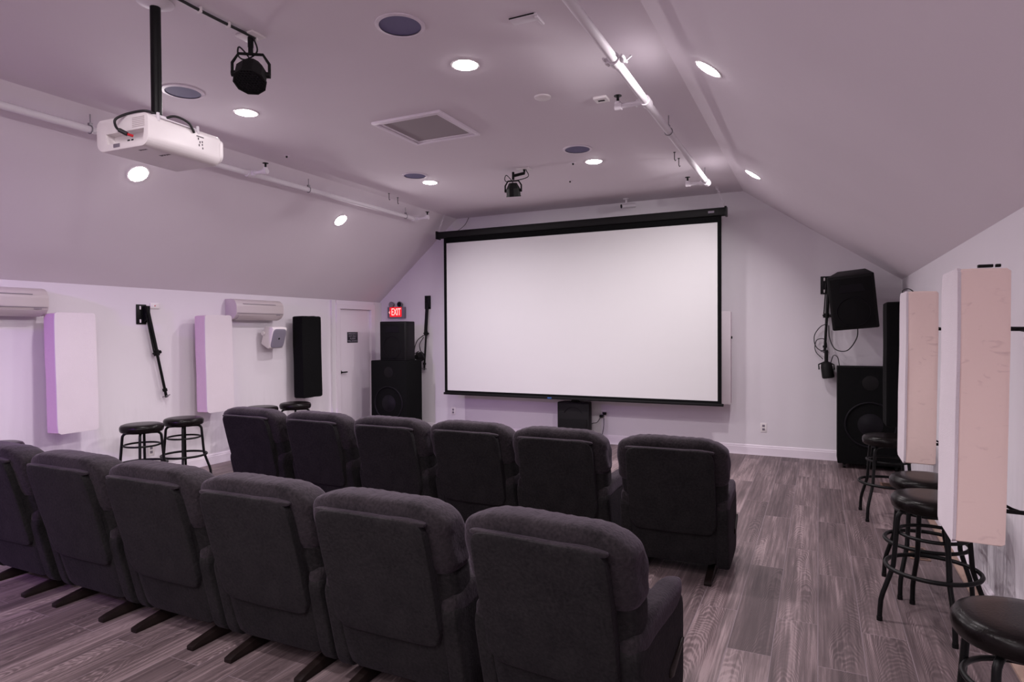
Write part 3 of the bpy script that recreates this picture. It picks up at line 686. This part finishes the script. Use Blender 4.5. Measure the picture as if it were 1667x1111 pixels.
def folding_bracket(loc, rz, label, length, swing, lamp=False):
    """wall plate with an arm folded down flat; local: x along the wall, -y into the room"""
    t = empty('speaker_bracket', label, 'wall bracket', loc, rz, 'black folding arm brackets')
    MB().box(-0.055, -0.010, -0.105, 0.055, 0, 0.105, 0.003).prism([(-0.010, -0.09), (-0.055, -0.06), (-0.075, 0.0), (-0.075, 0.09), (-0.010, 0.09)], 0.018, 0.024, 'X').prism([(-0.010, -0.09), (-0.055, -0.06), (-0.075, 0.0), (-0.075, 0.09), (-0.010, 0.09)], 0.046, 0.052, 'X').build('wall_plate', M['blackmetal'], t)
    for z in (-0.07, 0.07):
        MB().box(-0.022, -0.0115, z - 0.018, -0.006, -0.009, z + 0.018, 0.004).build('slot', M['plastic'], t)
    D = T(0.035, -0.055, 0.06) @ RY(-swing)
    MB().tube([(0, 0, 0.02), (0, 0, -length * 0.5)], 0.019, 12).tube([(0, 0, -length * 0.48), (0, 0, -length)], 0.0145, 12).xf(D).build('arm', M['blackmetal'], t)
    MB().tube([(-0.028, 0, -0.05), (-0.032, 0, -length * 0.52)], 0.007, 8).xf(D).build('strut', M['blackmetal'], t)
    MB().tube([(0, 0, -length * 0.46), (0, 0, -length * 0.52)], 0.026, 14).tube([(-0.045, 0, -length * 0.49), (0.035, 0, -length * 0.49)], 0.010, 8).tube([(0.03, 0, -length * 0.49), (0.045, 0, -length * 0.49)], 0.018, 10).tube([(0, 0, -length * 0.90), (0, 0, -length * 0.93)], 0.024, 12).build('collar', M['black'], t).matrix_local = D
    MB().tube([(-0.045, 0, -length * 0.985), (0.045, 0, -length * 0.985)], 0.006, 6).tube([(0, 0, -length * 0.985), (0, -0.03, -length * 0.985)], 0.01, 8).xf(D).build('locking_pin', M['steel'], t)
    return t
folding_bracket((XL, 4.31, 1.755), 90, 'black folding arm bracket hanging slanted on the left wall between the white panels', 0.98, 12)
folding_bracket((-5.513, YF, 2.015), 0, 'black folding arm bracket on the front wall left of the screen', 1.12, -4)
folding_bracket((0.078, YF, 2.075), 0, 'black folding arm bracket on the front wall beside the tilted loudspeaker', 0.86, -3)
# par lamp clipped to the foot of the right bracket
pl = empty('stage_light', 'black stage light hanging from the lower end of the right front bracket', 'stage light', (0.085, 8.27, 1.16))
par_can(pl, T(0.01, 0, -0.085) @ RY(-8) @ RX(-8), 0.066, 0.19, long=True)
MB().tube([(0, 0, 0.15), (0, 0, -0.01)], 0.02, 10).tube([(-0.075, 0, -0.08), (-0.08, 0, -0.02), (0, 0, 0.02), (0.08, 0, -0.02), (0.085, 0, -0.08)], 0.008, 6).build('yoke', M['black'], pl)
p2 = empty('stage_light', 'black stage light at the foot of the left front bracket, behind the subwoofer', 'stage light', (-5.545, 8.05, 1.205))
p2.location = (-5.56, 8.17, 1.17)
par_can(p2, RX(95) @ T(0, 0, 0), 0.068, 0.12)
MB().tube([(-0.08, 0, 0), (-0.08, 0, -0.05), (-0.03, 0, -0.075), (0.03, 0, -0.075), (0.08, 0, -0.05), (0.08, 0, 0)], 0.008, 6).build('yoke', M['black'], p2)

# ------------------------------------------------------------------ loose cables
def cable(name, pts, r, label):
    return tag(MB().tube(smooth_path(pts), r, 6).build(name, M['cable'], None, 60), label, 'cable')
cable('cable', [(0.09, 8.29, 1.62), (0.02, 8.30, 1.58), (-0.04, 8.30, 1.48), (-0.03, 8.30, 1.36), (0.04, 8.30, 1.30), (0.09, 8.30, 1.36), (0.06, 8.31, 1.44), (-0.02, 8.31, 1.42), (-0.03, 8.31, 1.30), (0.05, 8.31, 1.20)], 0.005, 'black cable looped round the folded bracket in the right front corner')
cable('cable', [(0.40, 8.07, 1.583), (0.39, 8.10, 1.45), (0.30, 8.17, 1.31), (0.18, 8.25, 1.32), (0.12, 8.28, 1.45), (0.11, 8.29, 1.60)], 0.006, 'black cable sagging from the tilted loudspeaker to the bracket')
cable('cable', [(0.13, 8.24, 1.16), (0.16, 8.2, 1.25), (0.20, 8.15, 1.23), (0.22, 8.15, 1.133)], 0.005, 'short black cable arching from the right stage light onto the subwoofer')
cable('cable', [(-5.56, 8.30, 1.50), (-5.64, 8.25, 1.42), (-5.66, 8.2, 1.30), (-5.62, 8.14, 1.22), (-5.52, 8.10, 1.255)], 0.007, 'black cable dropping from the left front bracket beside the loudspeaker')
cable('cable', [(-5.56, 8.30, 1.47), (-5.58, 8.22, 1.36), (-5.52, 8.15, 1.27), (-5.47, 8.10, 1.25), (-5.43, 8.12, 1.15)], 0.007, 'second black cable hanging beside the left front bracket')
cable('cable', [(-2.68, 8.30, 0.37), (-2.72, 8.26, 0.30), (-2.80, 8.22, 0.26), (-2.85, 8.15, 0.006)], 0.005, 'thin black cord from the outlet behind the small floor speaker')
cable('cable', [(-2.64, 8.31, 0.41), (-2.63, 8.28, 0.25), (-2.66, 8.30, 0.1), (-2.62, 8.25, 0.008)], 0.005, 'thin black cord dropping from the outlet to the floor under the screen')
cable('cable', [(-4.98 + 0.25, 8.30, 3.27), (-4.80, 8.28, 3.15), (-4.92, 8.2, 3.05), (-5.0, 8.03, 3.025)], 0.004, 'thin black cord from the ceiling corner to the left end of the screen case')
cable('cable', [(0.70, 6.50, 1.80), (0.67, 6.55, 1.88), (0.73, 6.65, 1.91), (0.80, 6.75, 1.86), (0.842, 6.78, 1.78)], 0.005, 'black wire curling above the black panel on the right wall')
cc = empty('cable_run', 'black cable with white clips along the ceiling to the near stage light', 'cable')
cyp = [(-2.935, 0.2, ZC - 0.013), (-2.94, 1.2, ZC - 0.014), (-2.95, 2.0, ZC - 0.013), (-2.953, 2.35, ZC - 0.016), (-2.95, 2.70, ZC - 0.013)]
MB().tube(smooth_path(cyp), 0.0085, 8).build('cable', M['cable'], cc, 60)
for y in (1.9, 2.13, 2.32, 2.50, 2.69):
    MB().box(-2.966, y - 0.006, ZC - 0.030, -2.936, y + 0.006, ZC, 0.003).build('clip', M['plastic'], cc)

# ------------------------------------------------------------------ projector
pj = empty('projector', 'white ceiling-mounted projector hanging from a black pole', 'projector', (-3.11, 2.18, ZC), 3)
X0, X1, Y0, Y1, Z0, Z1 = -0.325, 0.065, -0.10, 0.35, -0.775, -0.608
def pbody(q):
    x, y, z = q
    return Vector(((X0 + X1) / 2 + x, (Y0 + Y1) / 2 + y, (Z0 + Z1) / 2 + z))
def rrect(x0, x1, z0, z1, rt, rb, n=6):
    out = []
    for cx, cz, r, a0 in ((x1 - rb, z0 + rb, rb, -90), (x1 - rt, z1 - rt, rt, 0), (x0 + rt, z1 - rt, rt, 90), (x0 + rb, z0 + rb, rb, 180)):
        for i in range(n + 1):
            a = R_(a0 + 90 * i / n); out.append((cx + r * math.cos(a), cz + r * math.sin(a)))
    return out
zc = (Z0 + Z1) / 2
bo = MB().prism(rrect(X0, X1, Z0, Z1, 0.035, 0.052), Y0, Y1, 'Y', 0.004).build('body', M['plastic'], pj, 50)
cut = MB().prism([(X0 + 0.085, Z0 + 0.034), (X1 - 0.04, Z0 + 0.034), (X1 - 0.03, Z0 + 0.088), (X0 + 0.075, Z0 + 0.088)], Y0 - 0.02, Y0 + 0.045, 'Y').build('cut', M['plastic'], pj)
md = bo.modifiers.new('bay', 'BOOLEAN'); md.object = cut; md.operation = 'DIFFERENCE'; md.solver = 'EXACT'
bpy.context.view_layer.update()
me = bpy.data.meshes.new_from_object(bo.evaluated_get(bpy.context.evaluated_depsgraph_get()))
bo.modifiers.clear(); bo.data = me; me.name = 'body'; me.shade_smooth(); me.set_sharp_from_angle(angle=R_(40)); bpy.data.objects.remove(cut)
for i in range(6):
    MB().box(X1 - 0.115, Y0 - 0.0015, Z1 - 0.022 - i * 0.009, X1 - 0.025, Y0 + 0.002, Z1 - 0.0185 - i * 0.009).build('vent_slot', M['cream'], pj) if i % 1 == 0 else None
MB().box(X0 + 0.18, Y0 + 0.041, Z0 + 0.05, X0 + 0.195, Y0 + 0.046, Z0 + 0.06).box(X0 + 0.21, Y0 + 0.041, Z0 + 0.05, X0 + 0.222, Y0 + 0.046, Z0 + 0.06).build('connector', M['black'], pj)
MB().box(X0 + 0.13, Y0 - 0.003, Z0 + 0.012, X0 + 0.18, Y0 + 0.010, Z0 + 0.033, 0.004).build('remote_window', M['grey'], pj)
bt = MB()
for (yy, zz, hh) in ((0.20, 0.112, 0.012), (0.21, 0.095, 0.012), (0.205, 0.078, 0.012), (0.225, 0.10, 0.010), (0.225, 0.085, 0.010), (0.228, 0.066, 0.010)):
    bt.box(X1 - 0.003, yy - 0.003, Z0 + zz - hh / 2, X1 + 0.0015, yy + 0.003, Z0 + zz + hh / 2)
bt.box(X1 - 0.004, 0.188, Z0 + 0.122, X1 + 0.001, 0.235, Z0 + 0.128)
bt.build('button_panel', M['darktext'], pj)
MB().prism(rrect(X0 + 0.006, X1 + 0.003, Z0 + 0.015, Z1 - 0.018, 0.03, 0.045), Y1 - 0.01, Y1 + 0.018, 'Y', 0.005).build('front_bezel', M['plastic'], pj, 50)
MB().tube([(-0.16, Y1 + 0.01, zc), (-0.16, Y1 + 0.035, zc)], 0.042, 28).build('lens_barrel', M['grey'], pj)
MB().tube([(-0.16, Y1 + 0.035, zc), (-0.16, Y1 + 0.037, zc)], 0.034, 28).build('lens_glass', M['black'], pj)
text('lettering', 'EPSON', 0.024, 0.0004, M['darktext'], pj, T(X1 - 0.095, 0.07, Z0 - 0.0004) @ RX(180), bold=0.0005)
text('lettering', 'EPSON', 0.018, 0.0004, M['darktext'], pj, T(X1 - 0.11, -0.045, Z0 - 0.0004) @ RX(180), bold=0.0004)
MB().tube([(0, 0, -0.012), (0, 0, -0.60)], 0.026, 24).build('pole', M['blackmetal'], pj)
MB().lathe([(0.0, 0), (0.09, 0), (0.09, -0.008), (0.045, -0.022), (0.03, -0.03), (0, -0.03)], 28).build('ceiling_flange', M['pipe'], pj)
br = MB().box(-0.15, -0.03, -0.622, 0.07, 0.18, -0.615, 0.002)
for (x, y) in ((-0.22, -0.06), (0.06, -0.04), (-0.2, 0.22), (0.06, 0.2)):
    br.tube([(-0.05, 0.07, -0.616), (x, y, -0.622)], 0.010, 6).tube([(x, y, -0.637), (x, y, -0.596)], 0.008, 8)
br.lathe([(0.05, -0.60), (0.05, -0.618), (0, -0.618), (0, -0.60)], 20)
br.build('mount_bracket', M['pipe'], pj)
MB().tube(smooth_path([(0.03, 0.0, -0.60), (0.0, -0.06, -0.585), (-0.08, -0.10, -0.60), (-0.13, -0.13, -0.63), (-0.13, -0.135, -0.66), (-0.10, -0.14, -0.69), (-0.07, -0.12, -0.708)]), 0.0065, 8).build('power_lead', M['cable'], pj, 60)
MB().tube([(-0.095, -0.14, -0.693), (-0.065, -0.117, -0.712)], 0.011, 10).build('cable_plug', M['cable'], pj)
MB().tube([(-0.065, -0.117, -0.712), (-0.052, -0.094, -0.717)], 0.007, 8).build('red_plug', M['redmark'], pj)
MB().tube(smooth_path([(0.03, 0.01, -0.61), (0.06, 0.06, -0.585), (0.075, 0.13, -0.60), (0.07, 0.17, -0.64)]), 0.0065, 8).build('signal_lead', M['cable'], pj, 60)

# ------------------------------------------------------------------ sprinkler pipes
def pipe_run(x, z, y0, y1, side, branches, hangers, couplings, label, zend=None):
    t = empty('sprinkler_pipe', label, 'pipe', (x, 0, z), 0, 'white sprinkler pipes along the ceiling creases')
    MB().tube([(0, y0, 0), (0, y1, 0)], 0.027, 20).build('pipe', M['pipe'], t, 60)
    for y in couplings:
        b = MB().tube([(0, y - 0.035, 0), (0, y + 0.035, 0)], 0.038, 20)
        for s in (-1, 1): b.box(s * 0.035 - 0.012 + s * 0.012, y - 0.02, -0.018, s * 0.035 + 0.012 + s * 0.012, y + 0.02, 0.018, 0.004).tube([(s * 0.055, y - 0.055, 0), (s * 0.055, y + 0.055, 0)], 0.008, 8).tube([(s * 0.055, y + 0.03, 0), (s * 0.085, y + 0.045, 0.03)], 0.007, 6)
        b.build('coupling', M['pipe'], t, 50)
    for y in branches:
        b = MB().tube([(0, y - 0.045, 0), (0, y + 0.045, 0)], 0.036, 18).tube([(0, y, 0), (side * 0.07, y, 0)], 0.028, 16).tube([(side * 0.05, y, 0), (side * 0.20, y, 0)], 0.0185, 14).tube([(side * 0.175, y, 0), (side * 0.225, y, 0)], 0.026, 14).tube([(side * 0.205, y, 0), (side * 0.205, y, 0.035)], 0.022, 14)
        b.build('branch', M['pipe'], t, 50)
        MB().tube([(side * 0.205, y, 0.03), (side * 0.205, y, 0.075)], 0.010, 10).lathe([(0.0, 0), (0.028, 0), (0.028, 0.004), (0, 0.004)], 14, T(side * 0.205, y, 0.075)).build('sprinkler_head', M['blackmetal'], t)
    for (y, top) in hangers:
        MB().ring((0, y, 0), 0.031, 0.004, 24, 6, 'Y').tube([(0, y, 0.03), (0, y, top - z)], 0.004, 6).box(-0.012, y - 0.012, 0.028, 0.012, y + 0.012, 0.05).build('hanger', M['steel'], t)
    return t
pipe_run(-5.03, 3.12, YB, 7.40, 1, (4.50, 7.32), ((2.98, zl(-5.03)), (5.29, zl(-5.03)), (7.10, zl(-5.03))), (), 'white sprinkler pipe running along the left ceiling crease behind the projector')
pipe_run(-1.085, 3.152, YB, 7.17, -1, (4.42, 7.10), ((5.15, ZC), (6.96, ZC), (1.8, ZC)), (3.66,), 'thick white sprinkler pipe running along the right side of the ceiling')

# ------------------------------------------------------------------ ceiling fittings
def ceil_speaker(x, y, label, r=0.118):
    t = empty('ceiling_speaker', label, 'ceiling speaker', (x, y, ZC), 0, 'round in-ceiling speakers')
    MB().lathe([(r, 0.0), (r + 0.022, 0), (r + 0.022, -0.006), (r, -0.008)], 44, cap=False).build('rim', M['trim'], t)
    MB().lathe([(0, -0.004), (r, -0.004), (r, -0.001), (0, -0.001)], 44, cap=False).build('grille', M['blue'], t)
ceil_speaker(-2.12, 2.955, 'round blue-grey ceiling speaker at the top middle of the photo')
ceil_speaker(-4.09, 3.07, 'round blue-grey ceiling speaker beside the projector pole')
ceil_speaker(-2.06, 5.70, 'round blue-grey ceiling speaker by the far right-hand ceiling light')
ceil_speaker(-4.01, 5.84, 'round blue-grey ceiling speaker by the far left-hand ceiling light')
gr = empty('ceiling_grille', 'square white framed return air grille in the flat ceiling', 'ceiling vent', (-2.98, 4.53, ZC))
h = 0.33
MB().box(-h, -h, -0.022, h, -h + 0.03, 0, .003).box(-h, h - 0.03, -0.022, h, h, 0, .003).box(-h, -h + 0.03, -0.022, -h + 0.03, h - 0.03, 0, .003).box(h - 0.03, -h + 0.03, -0.022, h, h - 0.03, 0, .003).build('outer_frame', M['trim'], gr)
g2 = 0.285
MB().box(-g2, -g2, -0.014, g2, -g2 + 0.018, -0.001, .002).box(-g2, g2 - 0.018, -0.014, g2, g2, -0.001, .002).box(-g2, -g2 + 0.018, -0.014, -g2 + 0.018, g2 - 0.018, -0.001, .002).box(g2 - 0.018, -g2 + 0.018, -0.014, g2, g2 - 0.018, -0.001, .002).build('inner_frame', M['trim'], gr)
MB().box(-g2 + 0.018, -g2 + 0.018, -0.006, g2 - 0.018, g2 - 0.018, -0.001).build('filter_mesh', M['paleface'], gr)
tag(MB().lathe([(0, -0.018), (0.045, -0.018), (0.06, -0.010), (0.062, 0), (0, 0)], 32, T(-1.83, 4.32, ZC), cap=False).build('smoke_detector', M['plastic']), 'small round white disc detector on the flat ceiling right of the grille', 'detector')
bp = empty('ceiling_box', 'small square white box with dark slot beside the right pipe branch', 'ceiling box', (-1.45, 4.54, ZC))
MB().box(-0.05, -0.05, -0.02, 0.05, 0.05, 0, .003).build('cover', M['plastic'], bp)
MB().box(-0.025, -0.012, -0.0215, 0.025, 0.012, -0.019).build('slot', M['black'], bp)
bq = empty('ceiling_bracket', 'small white bracket plate on the ceiling near the top of the photo', 'ceiling bracket', (-1.46, 3.20, ZC))
MB().box(-0.08, -0.035, -0.010, 0.08, 0.035, 0, .002).build('plate', M['pipe'], bq)
MB().box(-0.08, -0.039, -0.006, 0.07, -0.035, -0.001).build('dark_edge', M['blackmetal'], bq)
MB().tube([(0.075, -0.02, -0.012), (0.09, 0.05, -0.03)], 0.010, 8).build('stub', M['pipe'], bq)
for (x, y, lb) in ((-4.67, 4.62, 'tiny sprinkler cap on the ceiling near the left pipe branch'), (-2.57, 6.86, 'tiny dark ceiling cap in front of the screen'), (-2.27, 6.15, 'tiny dark ceiling cap beside the far right-hand ceiling light')):
    t = empty('sprinkler_cover', lb, 'sprinkler cover', (x, y, ZC))
    MB().lathe([(0.032, 0), (0.032, -0.003), (0.012, -0.005), (0, -0.005)], 18).build('plate', M['trim'], t)
    MB().lathe([(0.010, -0.005), (0.008, -0.02), (0.0, -0.02)], 10).build('stub', M['blackmetal'], t)
for (x, y, lb) in ((-1.256, 6.23, 'small metal hook on the ceiling beside the right pipe'), (-1.262, 6.47, 'second small metal hook further along the right pipe'), (-4.81, 6.44, 'small metal hook on the ceiling beside the left pipe'), (-4.86, 6.69, 'second small metal hook further along the left pipe')):
    tag(MB().lathe([(0.012, 0), (0.012, -0.004), (0, -0.004)], 10).tube([(0, 0, -0.003), (0, 0, -0.07), (0.008, 0, -0.085), (0.016, 0, -0.075)], 0.004, 6).build('ceiling_hook', M['blackmetal'], loc=(x, y, ZC)), lb, 'hook', 'small ceiling hooks')
sc_ = empty('security_camera', 'small white bullet camera under the ceiling above the screen', 'security camera', (-2.26, 8.12, ZC))
MB().lathe([(0.04, 0), (0.04, -0.012), (0.02, -0.02), (0, -0.02)], 20).tube([(0, 0, -0.015), (0, -0.01, -0.07)], 0.013, 10).build('mount', M['pipe'], sc_)
MB().tube([(-0.05, -0.05, -0.105), (0.10, 0.06, -0.085)], 0.030, 18).build('body', M['pipe'], sc_)
MB().tube([(-0.056, -0.054, -0.106), (-0.05, -0.05, -0.105)], 0.026, 18).build('lens', M['black'], sc_)
# floor registers by the right wall
for (y, lb) in ((5.12, 'brown floor vent near the right wall beyond the bar stools'), (7.2, 'brown floor vent by the right-hand subwoofer')):
    t = empty('floor_vent', lb, 'floor vent', (0.62, y, 0))
    MB().box(-0.06, -0.14, 0, 0.06, 0.14, 0.006, .002).build('frame', M['brown'], t)
    v = MB()
    for i in range(9): v.box(-0.045, -0.12 + i * 0.027, 0.005, 0.045, -0.108 + i * 0.027, 0.0075)
    v.build('louvres', M['blackmetal'], t)
# clip and knob near the front panel on the right
tag(MB().box(0.575, 3.09, 1.704, 0.625, 3.11, 1.716, .002).box(0.633, 3.09, 1.704, 0.650, 3.11, 1.716, .002).build('cable_clip', M['black'], loc=(0, 0, 0.09)), 'small black clip lying on top of the nearest right-hand panel', 'clip')

# ------------------------------------------------------------------ violet wash from a coloured stage lamp behind the left seats
vp = empty('stage_light', 'stage lamp throwing violet light, on the ceiling behind the camera at the left', 'stage light', (-5.1, -1.2, 2.9))
vm = (Vector((-6.0, 3.2, 0.3)) - Vector((-5.1, -1.2, 2.75))).to_track_quat('-Z', 'Y').to_matrix().to_4x4()
par_can(vp, T(0, 0, -0.15) @ vm, 0.09)
MB().tube([(0, 0, 0.265), (0, 0, -0.08)], 0.014).build('drop_rod', M['black'], vp)
VIOLET = bpy.data.lights.new('lamp', 'SPOT'); VIOLET.energy = 330; VIOLET.color = (0.52, 0.16, 1.0); VIOLET.spot_size = R_(85); VIOLET.spot_blend = 0.9; VIOLET.shadow_soft_size = 0.08
vo = bpy.data.objects.new('lamp', VIOLET); C.objects.link(vo); vo.parent = vp
vo.matrix_local = T(0, 0, -0.15) @ vm @ T(0, 0, -0.08)
